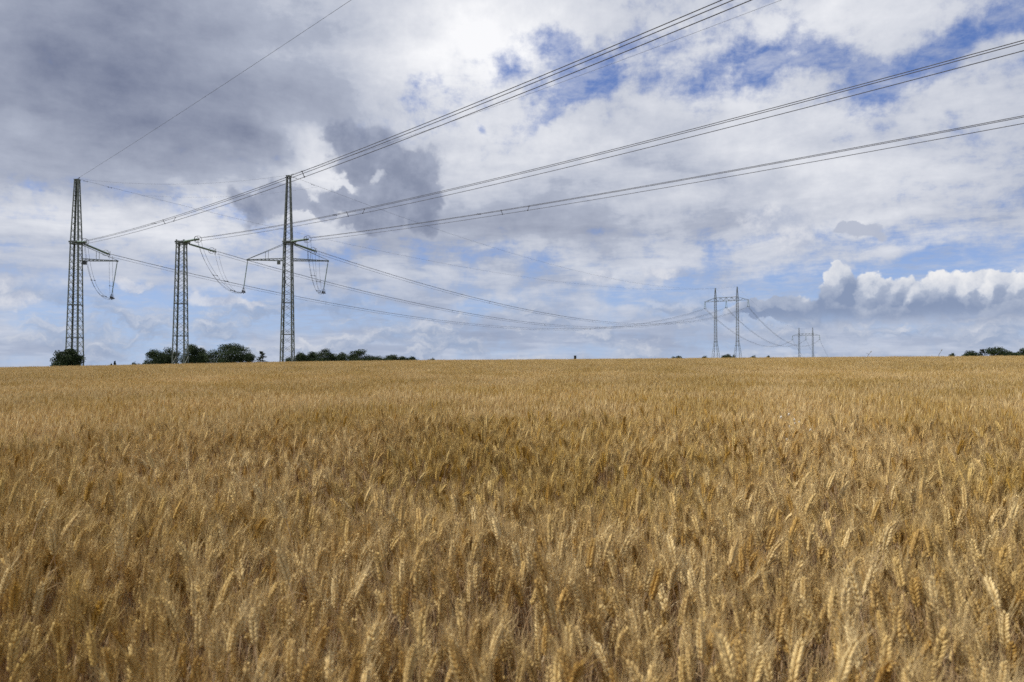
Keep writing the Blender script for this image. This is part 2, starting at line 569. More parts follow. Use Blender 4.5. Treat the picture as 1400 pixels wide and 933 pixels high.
class NB:
    """numpy mesh soup: quads and triangles with a material index"""
    def __init__(self):
        self.V, self.Q, self.M, self.T, self.n = [], [], [], [], 0

    def add(self, V, Q, m, t=0.0):
        V = np.asarray(V, float)
        Q = np.asarray(Q, int)
        self.V.append(V)
        self.Q.append(Q + self.n)
        self.M.append(np.full(len(Q), m))
        self.T.append(np.full(len(V), t))
        self.n += len(V)

    def arrays(self):
        return np.concatenate(self.V), np.concatenate(self.Q), np.concatenate(self.M), np.concatenate(self.T)


def frame_of(d):
    d = d / np.linalg.norm(d)
    a = np.array([0, 0, 1.0]) if abs(d[2]) < 0.9 else np.array([1.0, 0, 0])
    s = np.cross(d, a); s /= np.linalg.norm(s)
    return d, s, np.cross(s, d)


def np_tube(nb, pts, rad, seg, m):
    pts = np.asarray(pts, float)
    n = len(pts)
    V = []
    for i in range(n):
        d = pts[min(i + 1, n - 1)] - pts[max(i - 1, 0)]
        d, s, u = frame_of(d)
        for k in range(seg):
            t = 2 * math.pi * k / seg
            V.append(pts[i] + (s * math.cos(t) + u * math.sin(t)) * rad[i])
    Q = [(i * seg + k, i * seg + (k + 1) % seg, (i + 1) * seg + (k + 1) % seg, (i + 1) * seg + k) for i in range(n - 1) for k in range(seg)]
    nb.add(V, Q, m)


def np_ribbon(nb, pts, wid, side, m):
    pts = np.asarray(pts, float)
    n = len(pts)
    V = np.concatenate([pts - side * np.asarray(wid)[:, None] / 2, pts + side * np.asarray(wid)[:, None] / 2])
    Q = [(i, i + 1, n + i + 1, n + i) for i in range(n - 1)]
    nb.add(V, Q, m)


def make_stalk(lod, r):
    """one stalk of bearded wheat, 0.85 m to the ear's tip"""
    nb = NB()
    nod = abs(r.normal(0, 1))
    bend = r.uniform(0, 2 * math.pi)
    bd = np.array([math.cos(bend), math.sin(bend), 0])
    L = r.uniform(0.66, 0.76)
    lean = r.uniform(0.0, 0.13)
    curl = min(0.15 + 0.28 * nod, 1.3)                 # how far the ear nods
    # stem axis: angle from vertical grows near the top
    npt = 8 if lod == 0 else (4 if lod == 1 else 2)
    s = np.linspace(0, 1, npt)
    def path(n0, L, a0, a1, p0, pw):
        out = [p0]
        for i in range(1, n0):
            t = (i - 0.5) / (n0 - 1)
            a = a0 + (a1 - a0) * t ** pw
            out.append(out[-1] + (bd * math.sin(a) + np.array([0, 0, 1]) * math.cos(a)) * L / (n0 - 1))
        return np.array(out)
    if lod == 2:
        P = path(3, L, lean, lean + curl * 0.4, np.zeros(3), 2.5)
        P[0] = P[0] + (P[1] - P[0]) * 0.35
        np_tube(nb, P[[0, 2]], [0.0028, 0.0024], 3, 0)
    else:
        P = path(npt, L, lean, lean + curl * 0.5, np.zeros(3), 3.0)
        np_tube(nb, P, np.linspace(0.0025, 0.0015, npt), 4 if lod == 0 else 3, 0)
    HL = r.uniform(0.066, 0.088)
    d_end = P[-1] - P[-2]
    a_end = math.atan2(np.dot(d_end, bd), d_end[2])
    nh = 10 if lod == 0 else 4
    Hp = path(nh, HL, a_end, a_end + curl * 0.45, P[-1], 1.0)
    # ear
    def at(t):
        f = t * (nh - 1)
        i = min(int(f), nh - 2)
        p = Hp[i] + (Hp[i + 1] - Hp[i]) * (f - i)
        d, sd_, u = frame_of(Hp[i + 1] - Hp[i])
        return p, d, sd_, u
    roll = r.uniform(0, math.pi)
    if lod == 0:
        ns = int(r.integers(15, 19))
        for k in range(ns):
            t = k / (ns - 1) * 0.97
            p, d, s_, u = at(t)
            sa = s_ * math.cos(roll) + u * math.sin(roll)
            sb = np.cross(d, sa)
            side = 1 if k % 2 else -1
            size = (0.62 + 0.5 * math.sin(math.pi * min(t * 0.9 + 0.12, 1)) ** 0.7) * r.uniform(0.9, 1.1)
            for j in (-1, 1):
                ax = d * 1.0 + sa * side * r.uniform(0.36, 0.66) + sb * j * r.uniform(0.18, 0.36)
                if k == ns - 1: ax = d + sb * j * 0.2
                ax, e1, e2 = frame_of(ax)
                ln, wd = 0.0165 * size, 0.0038 * size
                base = p + sa * side * 0.0014 + sb * j * 0.0014
                V, seg = [], 5
                for (tt, rr) in ((0.0, 0.35), (0.28, 0.95), (0.62, 1.0), (0.88, 0.5), (1.0, 0.12)):
                    for q in range(seg):
                        th = 2 * math.pi * q / seg
                        V.append(base + ax * ln * tt + (e1 * math.cos(th) + e2 * math.sin(th)) * wd * rr)
                Q = [(i * seg + q, i * seg + (q + 1) % seg, (i + 1) * seg + (q + 1) % seg, (i + 1) * seg + q) for i in range(4) for q in range(seg)]
                nb.add(V, Q, 1)
                if r.random() > 0.78: continue
                # its awn
                al = r.uniform(0.040, 0.068) * (1.0 if t < 0.85 else 0.8)
                tip = base + ax * ln
                dd = d * 1.0 + sa * side * r.uniform(0.10, 0.46) + sb * j * r.uniform(0.02, 0.42) + r.normal(0, 0.05, 3)
                dd /= np.linalg.norm(dd)
                bow = (sa * side + sb * j) * r.uniform(-0.004, 0.008)
                np_tube(nb, [tip - ax * 0.002, tip + dd * al * 0.5 + bow * 0.5, tip + dd * al + bow * 0.2], [0.00085, 0.0006, 0.00025], 3, 2)
    else:
        seg = 5 if lod == 1 else 3
        prof = ((0, 0.4), (0.25, 1.0), (0.7, 0.95), (1.0, 0.25)) if lod == 1 else ((0, 0.5), (0.35, 1.1), (1.0, 0.3))
        V = []
        w = r.uniform(0.0058, 0.0074) * (1.0 if lod == 1 else 1.25)
        for (t, rr) in prof:
            p, d, s_, u = at(t)
            for q in range(seg):
                th = 2 * math.pi * q / seg + roll
                V.append(p + (s_ * math.cos(th) + u * math.sin(th) * 0.75) * w * rr)
        n = len(prof)
        Q = [(i * seg + q, i * seg + (q + 1) % seg, (i + 1) * seg + (q + 1) % seg, (i + 1) * seg + q) for i in range(n - 1) for q in range(seg)]
        nb.add(V, Q, 1 if r.random() < 0.45 else 2)
        na = 12 if lod == 1 else 5
        for k in range(na):
            t = r.uniform(0.05, 1.0)
            p, d, s_, u = at(t)
            th = r.uniform(0, 2 * math.pi)
            e = s_ * math.cos(th) + u * math.sin(th)
            dd = d + e * r.uniform(0.15, 0.42)
            dd /= np.linalg.norm(dd)
            al = r.uniform(0.036, 0.06)
            side = np.cross(dd, r.normal(0, 1, 3)); side /= np.linalg.norm(side)
            wa = 0.0017 if lod == 1 else 0.0048
            np_ribbon(nb, [p + e * w * 0.8, p + e * w * 0.8 + dd * al], [wa, wa * 0.5], side, 2)
    # dry leaves
    nl = int(r.integers(1, 4)) if lod == 0 else (1 if lod == 1 and r.random() < 0.8 else 0)
    for k in range(nl):
        t0 = r.uniform(0.35, 0.88)
        i0 = min(int(t0 * (len(P) - 1)), len(P) - 2)
        p = P[i0] + (P[i0 + 1] - P[i0]) * (t0 * (len(P) - 1) - i0)
        th = r.uniform(0, 2 * math.pi)
        e = np.array([math.cos(th), math.sin(th), 0])
        side = np.array([-math.sin(th), math.cos(th), 0.0])
        ll = r.uniform(0.09, 0.20)
        a, pts, n = r.uniform(0.2, 0.8), [p], 5 if lod == 0 else 3
        da = r.uniform(0.3, 0.75) * 4 / (n - 1)
        for i in range(n - 1):
            pts.append(pts[-1] + (e * math.sin(a) + np.array([0, 0, 1]) * math.cos(a)) * ll / (n - 1))
            a += da
        tw = side * math.cos(0.6) + np.array([0, 0, 1]) * math.sin(r.uniform(-0.8, 0.8))
        np_ribbon(nb, pts, np.linspace(0.0075, 0.001, n) * r.uniform(0.6, 1.0), tw, 3)
    return nb.arrays()


def np_mesh(name, V, Q, M, T):
    me = bpy.data.meshes.new(name)
    me.vertices.add(len(V))
    me.vertices.foreach_set('co', V.astype(np.float32).ravel())
    me.loops.add(len(Q) * 4)
    me.loops.foreach_set('vertex_index', Q.astype(np.int32).ravel())
    me.polygons.add(len(Q))
    me.polygons.foreach_set('loop_start', np.arange(0, len(Q) * 4, 4, dtype=np.int32))
    me.polygons.foreach_set('material_index', M.astype(np.int32))
    me.polygons.foreach_set('use_smooth', np.ones(len(Q), bool))
    for mt in STRAW: me.materials.append(mt)
    at = me.attributes.new('tint', 'FLOAT', 'POINT')
    at.data.foreach_set('value', T.astype(np.float32))
    me.update(calc_edges=True)
    return me


def build_wheat():
    r = np.random.default_rng(21)
    src = bpy.data.collections.new('wheat_kinds')
    names = []

    def source(me):
        o = bpy.data.objects.new('wheat_kind.%03d' % len(names), me)
        o['kind'] = 'stuff'
        src.objects.link(o)
        names.append(o)

    NEAR, MIDN, FARN = 22, 8, 6
    for i in range(NEAR):
        source(np_mesh('wheat_stalk', *make_stalk(0, r)))

    def clump(lod, size, count):
        bank = [make_stalk(lod, r) for _ in range(26)]
        Vs, Qs, Ms, Ts, n = [], [], [], [], 0
        for k in range(count):
            V, Q, M, T = bank[int(r.integers(len(bank)))]
            a = r.uniform(0, 2 * math.pi)
            c, s = math.cos(a), math.sin(a)
            tx, ty = r.normal(0.03, 0.10), r.normal(0, 0.10)
            hs = r.normal(1.0, 0.065 if lod == 1 else 0.095)
            sc = r.uniform(0.92, 1.1)
            X = V[:, 0] * c - V[:, 1] * s
            Y = V[:, 0] * s + V[:, 1] * c
            Z = V[:, 2] * hs
            X = X * sc + tx * Z + r.uniform(-size / 2, size / 2) * 1.08
            Y = Y * sc + ty * Z + r.uniform(-size / 2, size / 2) * 1.08
            Vs.append(np.stack([X, Y, Z], 1))
            Qs.append(Q + n); Ms.append(M); Ts.append(np.full(len(V), r.random()))
            n += len(V)
        return np.concatenate(Vs), np.concatenate(Qs), np.concatenate(Ms), np.concatenate(Ts)

    S1, S2 = 0.6, 1.6
    for i in range(MIDN):
        source(np_mesh('wheat_clump', *clump(1, S1, int(380 * S1 * S1))))
    for i in range(FARN):
        source(np_mesh('wheat_patch', *clump(2, S2, int(185 * S2 * S2))))

    P, E, Sc, I = [], [], [], []
    HALF = R(45)
    R0, R1, R2 = 7.8, 30.0, 116.0

    # smooth random fields for height and lean
    ph = r.uniform(0, 6.28, (14, 2)); kv = r.normal(0, 1, (14, 2)); kv /= np.linalg.norm(kv, axis=1)[:, None]
    wl = np.concatenate([r.uniform(0.45, 1.2, 7), r.uniform(1.5, 5.0, 7)])

    def field(X, Y, j):
        out = np.zeros_like(X)
        for i in range(14):
            out += np.sin((X * kv[i, 0] + Y * kv[i, 1]) * 6.283 / wl[i] + ph[i, j % 2] + j) / 14 ** 0.5
        return out

    # near: single stalks
    n = int(335 * (2 * R0) * (R0 + 0.6))
    X = r.uniform(-R0, R0, n); Y = r.uniform(-0.6, R0, n)
    rr, a = np.hypot(X, Y), np.arctan2(X, Y)
    f0 = field(X, Y, 0)
    keep = (rr < R0) & (np.abs(a) < R(52)) & (rr > 0.62)
    keep &= (f0 * 0.42 + r.random(n)) > 0.14                    # thin spots
    X, Y, f0 = X[keep], Y[keep], f0[keep]
    n = len(X)
    fx, fy = field(X, Y, 2), field(X * 1.1 + 3, Y, 3)
    z = ground_z(X, Y)
    tx = 0.05 * fx + r.normal(0, 0.075, n); ty = 0.05 * fy + 0.03 + r.normal(0, 0.075, n)
    P.append(np.stack([X, Y, z], 1))
    E.append(np.stack([ty, tx, r.uniform(0, 6.283, n)], 1))
    h = 1.04 + 0.05 * f0 + r.normal(0, 0.075, n)
    w = r.uniform(0.95, 1.16, n)
    Sc.append(np.stack([w, w, h], 1))
    I.append(r.integers(0, NEAR, n))
    # a few tall ears right beside the lens, low on the left
    for (qx, qy, qh) in ((-0.50, 0.64, 1.52), (-0.47, 0.60, 1.42), (-0.53, 0.70, 1.46)):
        P.append(np.array([[qx, qy, float(ground_z(qx, qy))]]))
        E.append(np.array([[0.02, 0.03, qx * 40]]))
        Sc.append(np.array([[1.1, 1.1, qh]]))
        I.append(np.array([int(-qx * 100) % NEAR]))

    def grid(size, ra, rb, first, count, half):
        nx = int(rb / size) + 2
        gx, gy = np.meshgrid(np.arange(-nx, nx + 1) * size, np.arange(0, nx + 1) * size)
        gx = gx.ravel() + r.uniform(-0.12, 0.12, gx.size) * size
        gy = gy.ravel() + r.uniform(-0.12, 0.12, gy.size) * size
        q, a = np.hypot(gx, gy), np.arctan2(gx, gy)
        k = (q >= ra) & (q < rb) & (np.abs(a) < half)
        gx, gy = gx[k], gy[k]
        n = len(gx)
        P.append(np.stack([gx, gy, ground_z(gx, gy)], 1))
        E.append(np.stack([r.normal(0, 0.02, n), r.normal(0, 0.02, n), r.integers(0, 4, n) * math.pi / 2 + r.normal(0, 0.1, n)], 1))
        hh = 1.03 + 0.03 * field(gx / 4, gy / 4, 0) + r.normal(0, 0.012, n)
        Sc.append(np.stack([np.ones(n), np.ones(n), hh], 1))
        I.append(r.integers(first, first + count, n))

    grid(S1, R0, R1, NEAR, MIDN, HALF)
    grid(S2, R1 + 0.4, R2, NEAR + MIDN, FARN, R(44))

    P, E, Sc, I = np.concatenate(P), np.concatenate(E), np.concatenate(Sc), np.concatenate(I)
    me = bpy.data.meshes.new('wheat')
    me.vertices.add(len(P))
    me.vertices.foreach_set('co', P.astype(np.float32).ravel())
    for nm, dt, arr, key in (('turn', 'FLOAT_VECTOR', E, 'vector'), ('size', 'FLOAT_VECTOR', Sc, 'vector'), ('pick', 'INT', I, 'value')):
        at = me.attributes.new(nm, dt, 'POINT')
        at.data.foreach_set(key, arr.astype(np.int32 if dt == 'INT' else np.float32).ravel())
    for mt in STRAW: me.materials.append(mt)
    me.update()
    ob = bpy.data.objects.new('wheat', me)
    COL.objects.link(ob)
    tag(ob, kind='stuff')
    gt = bpy.data.node_groups.new('wheat_growth', 'GeometryNodeTree')
    gt.interface.new_socket('Geometry', in_out='INPUT', socket_type='NodeSocketGeometry')
    gt.interface.new_socket('Geometry', in_out='OUTPUT', socket_type='NodeSocketGeometry')
    N, Lk = gt.nodes, gt.links
    gi, go = N.new('NodeGroupInput'), N.new('NodeGroupOutput')
    ci = N.new('GeometryNodeCollectionInfo')
    ci.inputs['Collection'].default_value = src
    ci.inputs['Separate Children'].default_value = True
    ci.inputs['Reset Children'].default_value = True
    iop = N.new('GeometryNodeInstanceOnPoints')

    def attr(nm, dt):
        nd = N.new('GeometryNodeInputNamedAttribute')
        nd.data_type = dt
        nd.inputs[0].default_value = nm
        return nd.outputs[0]
    Lk.new(gi.outputs[0], iop.inputs['Points'])
    Lk.new(ci.outputs[0], iop.inputs['Instance'])
    iop.inputs['Pick Instance'].default_value = True
    Lk.new(attr('pick', 'INT'), iop.inputs['Instance Index'])
    e2r = N.new('FunctionNodeEulerToRotation')
    Lk.new(attr('turn', 'FLOAT_VECTOR'), e2r.inputs[0])
    Lk.new(e2r.outputs[0], iop.inputs['Rotation'])
    Lk.new(attr('size', 'FLOAT_VECTOR'), iop.inputs['Scale'])
    Lk.new(iop.outputs[0], go.inputs[0])
    md = ob.modifiers.new('growth', 'NODES')
    md.node_group = gt


build_wheat()

# ------------------------------------------------------------------ lattice structures


def lattice(legs_mb, brace_mb, levels, leg_w, brace_w, panel=0.85, skip_rings=()):
    """square tapering lattice: levels = [(z, half-width)]; four L-section legs and crossed bracing on every face"""
    cs = [(-1, -1), (1, -1), (1, 1), (-1, 1)]

    def hw(z):
        for (z0, h0), (z1, h1) in zip(levels[:-1], levels[1:]):
            if z <= z1: return h0 + (h1 - h0) * (z - z0) / (z1 - z0)
        return levels[-1][1]
    for k, (cx, cy) in enumerate(cs):
        for (z0, h0), (z1, h1) in zip(levels[:-1], levels[1:]):
            a, b = Vector((cx * h0, cy * h0, z0)), Vector((cx * h1, cy * h1, z1))
            t = leg_w * 0.16
            off = leg_w / 2
            legs_mb[k].bar(a - Vector((cx * off, 0, 0)), b - Vector((cx * off, 0, 0)), leg_w, t, up=(0, 1, 0))
            legs_mb[k].bar(a - Vector((0, cy * (off + t), 0)), b - Vector((0, cy * (off + t), 0)), leg_w, t, up=(1, 0, 0))
    z = levels[0][0]
    top = levels[-1][0]
    while z < top - 0.05:
        h = hw(z)
        z2 = min(z + max(2 * h * panel * (1.0 if h > 0.78 else 1.25), 0.5), top)
        if top - z2 < 0.35: z2 = top
        h2 = hw(z2)
        for k in range(4):
            a, b = cs[k], cs[(k + 1) % 4]
            nrm = Vector((a[0] + b[0], a[1] + b[1], 0)) * 0.5
            for s, (p, q) in enumerate(((a, b), (b, a))):
                o = nrm * (-0.02 - 0.05 * s)
                bw = brace_w * min(1.0, max(0.5, h / 0.95))
                brace_mb.bar(Vector((p[0] * h, p[1] * h, z)) + o, Vector((q[0] * h2, q[1] * h2, z2)) + o, bw, bw * 0.5)
        z = z2


def ring_frame(mb, z, h, w):
    cs = [(-1, -1), (1, -1), (1, 1), (-1, 1)]
    for k in range(4):
        a, b = cs[k], cs[(k + 1) % 4]
        mb.bar((a[0] * h, a[1] * h, z), (b[0] * h, b[1] * h, z), w)


def insulator(name, a, b, parent, double=True, ring=True, rr=0.62, disc=0.15, gap=0.45):
    """tension string from a to b (parent's space): rods of sheds, with yokes and guard rings at the live end as sub-parts"""
    a, b = Vector(a), Vector(b)
    d = (b - a).normalized()
    s = d.cross(Vector((0, 0, 1))).normalized() if abs(d.z) < 0.95 else Vector((1, 0, 0))
    L = (b - a).length
    mb = MB()
    n = int(L / 0.17)
    for k in ((-1, 1) if double else (0,)):
        o = s * (k * gap / 2)
        p0, p1 = a + d * 0.35 + o, b - d * 0.45 + o
        pts, rad = [], []
        m = n * 2
        for i in range(m + 1):
            pts.append(p0 + (p1 - p0) * (i / m))
            rad.append(disc if i % 2 else disc * 0.55)
        mb.tube(pts, rad, 8)
    o = mb.build(name, GLASS_INS, parent, smooth=True)
    for p, q, w in ((a, a + d * 0.40, 0.09), (b, b - d * 0.46, 0.10)):
        yk = MB()
        yk.bar(p, q, w)
        if double:
            yk.bar(q - s * gap * 0.6, q + s * gap * 0.6, 0.15, 0.06)
        yk.build('yoke', DARK_FIT, o)
    if ring:
        for dist, ax in ((0.35, d), (1.25, d)):
            rm = MB()
            c = b - d * dist
            tilt = (ax + s * (0.5 if dist < 1 else -0.6)).normalized()
            rm.ring(c, tilt, rr, 0.035)
            u = tilt.orthogonal().normalized()
            rm.bar(c - u * rr, c + u * rr, 0.04)
            rm.build('guard_ring', DARK_FIT, o, smooth=True)
    return o


YAW = R(6)
MAST_Y = 135.0
IN_DIR = Vector((math.sin(R(45)), -math.cos(R(45)), 0))
P1_D, P2_D = 385.0, 660.0
OUT_C = unproj(993, 410, P1_D)

masts = {}
for key, px, top_px, base_hw in (('a', 103.3, 246, 1.36), ('b', 247.5, 328.5, 1.36), ('c', 393.5, 241, 1.36)):
    p = unproj(px, 400, MAST_Y)
    gz = float(ground_z(p.x, p.y))
    masts[key] = dict(base=Vector((p.x, p.y, gz)), top=unproj(px, top_px, MAST_Y).z - gz, arm=unproj(px, 331, MAST_Y).z - gz)

LABELS = {
    'a': ('tall spired green lattice mast behind the round bush, with one bracket arm, on its right', 'mast'),
    'b': ('shorter flat-topped green lattice mast without spire, standing between two taller masts', 'mast'),
    'c': ('tall green lattice mast with bracket arms reaching out to both sides', 'mast'),
}
ends = {}


def build_mast(key):
    m = masts[key]
    root = empty('lattice_mast', m['base'], YAW)
    tag(root, *LABELS[key], group='anchor masts in a row where the power line turns')
    legs = [MB() for _ in range(4)]
    br = MB()
    A, T = m['arm'], m['top']
    levels = [(-0.6, 1.25), (A, 0.80)] + ([(T, 0.40)] if T > A + 3 else [])
    if T <= A + 3:
        levels[-1] = (T, 0.80)
    lattice(legs, br, levels, 0.24, 0.08, panel=0.74)
    for z, h in ((A * 0.52, 1.02), (A * 0.27, 1.13)):
        ring_frame(br, z, h - 0.02, 0.11)
    # step ladder bolts up one leg
    for i in range(int(A / 0.9)):
        z = 2.5 + i * 0.9
        if z > A: break
        h = 1.25 + (0.80 - 1.25) * (z + 0.6) / (A + 0.6)
        br.bar((h, -h, z), (h + 0.22, -h - 0.02, z), 0.03)
    for l in legs: l.build('leg', STEEL, root)
    br.build('bracing', STEEL, root)
    # heavy frame that takes the strings
    hd = MB()
    zt = min(A, T)
    for dz in (0.0, -0.42):
        ring_frame(hd, zt + dz, 0.84, 0.16)
    hd.bar((-0.95, -0.92, zt - 0.1), (1.3, -0.92, zt - 0.1), 0.2, 0.28)
    hd.bar((-0.95, 0.92, zt - 0.1), (1.3, 0.92, zt - 0.1), 0.2, 0.28)
    hd.box((0.35, 0, zt + 0.09), (2.3, 1.6, 0.06))
    hd.build('strain_frame', STEEL, root)
    if T > A + 3:
        cp = MB()
        ring_frame(cp, T, 0.44, 0.1)
        cp.bar((-0.44, 0, T), (0.6, 0, T), 0.10)
        cp.bar((0, 0, T - 0.2), (0, 0, T + 0.2), 0.16)
        cp.bar((0.0, -0.5, T + 0.06), (0.0, 0.5, T + 0.06), 0.08)
        cp.build('peak_cap', STEEL, root)
    if key == 'c':
        bx = MB()
        bx.box((-0.35, -1.12, A * 0.68), (0.5, 0.08, 0.7))
        bx.build('sign_plate', STEEL_FAR, root)
    # strings
    iv = Matrix.Rotation(-YAW, 3, 'Z')
    base = m['base']
    in_end_w = unproj(*{'a': (117, 331), 'b': (272, 327), 'c': (422, 327)}[key], 129.343)
    a_in = Vector((0.9, -0.92, zt - 0.05))
    insulator('insulator_string', a_in, iv @ (in_end_w - base), root)
    tgt = {'a': (963.3, 421), 'b': (993, 418.5), 'c': (1023, 417.5)}[key]
    off = {'a': -12.46, 'b': 0.0, 'c': 12.46}[key]
    e = Vector((0.787, -0.617, 0))
    tw = unproj(993, 418.5, P1_D) + e * off
    tw.z = unproj(*tgt, P1_D + e.y * off).z
    od = (tw - base); od.z = 0; od.normalize()
    op = {'a': (151.5, 349), 'b': (296.5, 345), 'c': (433.5, 344.5)}[key]
    out_end_w = unproj(*op, MAST_Y + od.y * 8.2)
    a_out = Vector((0.95, 0.92, zt - 0.2))
    insulator('insulator_string', a_out, iv @ (out_end_w - base), root)
    ends[key] = dict(inn=in_end_w, out=out_end_w, far=tw, top=base + Vector((0, 0, T + 0.2)), root=root, iv=iv)
    # bracket arms that hold the jumpers
    if key in 'ac':
        za = A - 3.75
        for sgn in ((1,) if key == 'a' else (-1, 1)):
            ar = MB()
            tip = Vector((sgn * 7.75, 0, za))
            r0 = 0.93
            for y0 in (-0.55, 0.55):
                for dz in (0.0, 0.42):
                    ar.bar((sgn * r0, y0, za + dz), tip + Vector((0, y0 * 0.12, dz * 0.3)), 0.085)
            n = 9
            for i in range(n):
                t0, t1 = i / n, (i + 1) / n
                for y0 in (-0.55, 0.55):
                    f0, f1 = 1 - 0.88 * t0, 1 - 0.88 * t1
                    x0, x1 = sgn * (r0 + (7.75 - r0) * t0), sgn * (r0 + (7.75 - r0) * t1)
                    ar.bar((x0, y0 * f0, za), (x1, y0 * f1, za + 0.42 * (1 - 0.7 * t1)), 0.05)
                    if i % 2 == 0:
                        ar.bar((x0, -y0 * f0, za + 0.02), (x1, y0 * f1, za + 0.02), 0.045)
            ar.box(tip + Vector((0, 0, 0.05)), (0.34, 0.3, 0.3))
            arm = ar.build('bracket_arm', STEEL, root)
            st = MB()
            for y0 in (-0.5, 0.5):
                st.bar((sgn * 0.85, y0, A - 0.5), tip + Vector((0, y0 * 0.2, 0.2)), 0.07)
            for fx in (0.42, 0.50):
                x = sgn * (r0 + (7.75 - r0) * fx)
                st.bar((x, 0.0, za + 0.4), (x, 0.0, za + 0.4 + (3.2) * (1 - fx) * 0.86), 0.06)
            st.build('stay', STEEL, arm)
            bw = MB()
            bw.box((sgn * 1.75, -0.2, za - 0.42), (0.55, 0.5, 0.7))
            bw.bar((sgn * 1.75, -0.2, za - 0.1), (sgn * 1.75, -0.2, za + 0.1), 0.1)
            if (key, sgn) != ('c', 1): bw.build('counterweight', DARK_FIT if key == 'a' else STEEL, arm)
            # hanging string that holds the jumper's bottom
            low_w = {('a', 1): (152.8, 403.5), ('c', 1): (442.5, 396), ('c', -1): (333.0, 395)}[(key, sgn)]
            wp = unproj(*low_w, MAST_Y + math.sin(YAW) * sgn * 7.75)
            lp = iv @ (wp - base)
            insulator('insulator_string', tip + Vector((0, 0, -0.1)), lp, root, double=False, ring=False, disc=0.11)
            cl = MB()
            cl.ring(lp + Vector((0, 0, -0.2)), (0.6, 1, 0.1), 0.32, 0.035)
            cl.box(lp + Vector((-0.22, 0, -0.5)), (0.2, 0.2, 0.42))
            cl.box(lp + Vector((0.22, 0, -0.62)), (0.2, 0.2, 0.42))
            cl.bar(lp, lp + Vector((0, 0, -1.0)), 0.1)
            cl.bar(lp + Vector((-0.55, 0, -0.8)), lp + Vector((0.45, 0, -0.8)), 0.08)
            cl.build('weighted_clamp', DARK_FIT, root)
            ends[('hang', key, sgn)] = wp + Vector((0, 0, -0.85))


for k in 'abc': build_mast(k)


def bez(p0, p1, p2, p3, n=22):
    out = []
    for i in range(n + 1):
        t = i / n
        out.append(p0 * (1 - t) ** 3 + p1 * (3 * t * (1 - t) ** 2) + p2 * (3 * t * t * (1 - t)) + p3 * t ** 3)
    return out


def jumper(key, low, label, hf=0.55):
    """slack loop that carries the current round the mast: from one string's end down to the clamp and up to the other's"""
    a, b = ends[key]['inn'], ends[key]['out']
    root = empty('jumper_cable', low)
    tag(root, label, 'jumper cable', group='slack jumper cables hung below the anchor masts')
    for src_, lat in ((a, -1), (b, 1)):
        d = low - src_
        h = Vector((d.x, d.y, 0))
        for k, o in enumerate((Vector((-0.40, 0.1, 0.10)), Vector((0.42, -0.1, 0.0)), Vector((-0.30, 0.3, -0.2)))):
            if k == 2 and lat == 1: continue
            p0 = src_ + o + Vector((0, 0, -0.15))
            p3 = low + Vector((0, 0, 0.15)) + Vector((o.x * 0.7, o.y, o.z))
            mb = MB()
            pts = bez(p0, p0 + Vector((0, 0, -0.42 * abs(d.z))) + h * 0.10, p0 + h * hf + Vector((0, 0, d.z * 1.06)), p3)
            mb.tube([q - low for q in pts], 0.021, 6)
            mb.build('cable', WIRE, root, smooth=True)
            if k == 0:
                mid = pts
        for f in (0.5, 0.86):
            c = mid[int(f * 22)] - low
            sp = MB()
            sp.bar(c + Vector((-0.12, 0, 0.02)), c + Vector((0.9, -0.2, -0.1)), 0.06)
            sp.box(c + Vector((0, 0, 0.02)), (0.16, 0.14, 0.16))
            sp.box(c + Vector((0.8, -0.18, -0.09)), (0.16, 0.14, 0.16))
            sp.build('spacer', DARK_FIT, root)
    return root


jumper('a', ends[('hang', 'a', 1)] + Vector((0.3, 0, 0)), 'slack jumper cable looping below the bracket of the mast behind the bush', 0.28)
jumper('b', ends[('hang', 'c', -1)] + Vector((-0.2, 0, 0)), 'slack jumper cable slung from the shorter flat-topped mast to the neighbouring mast bracket')
jumper('c', ends[('hang', 'c', 1)] + Vector((-0.3, 0, 0)), 'slack jumper cable hanging below the right-hand bracket of the mast with two bracket arms', 0.42)


# ------------------------------------------------------------------ portals


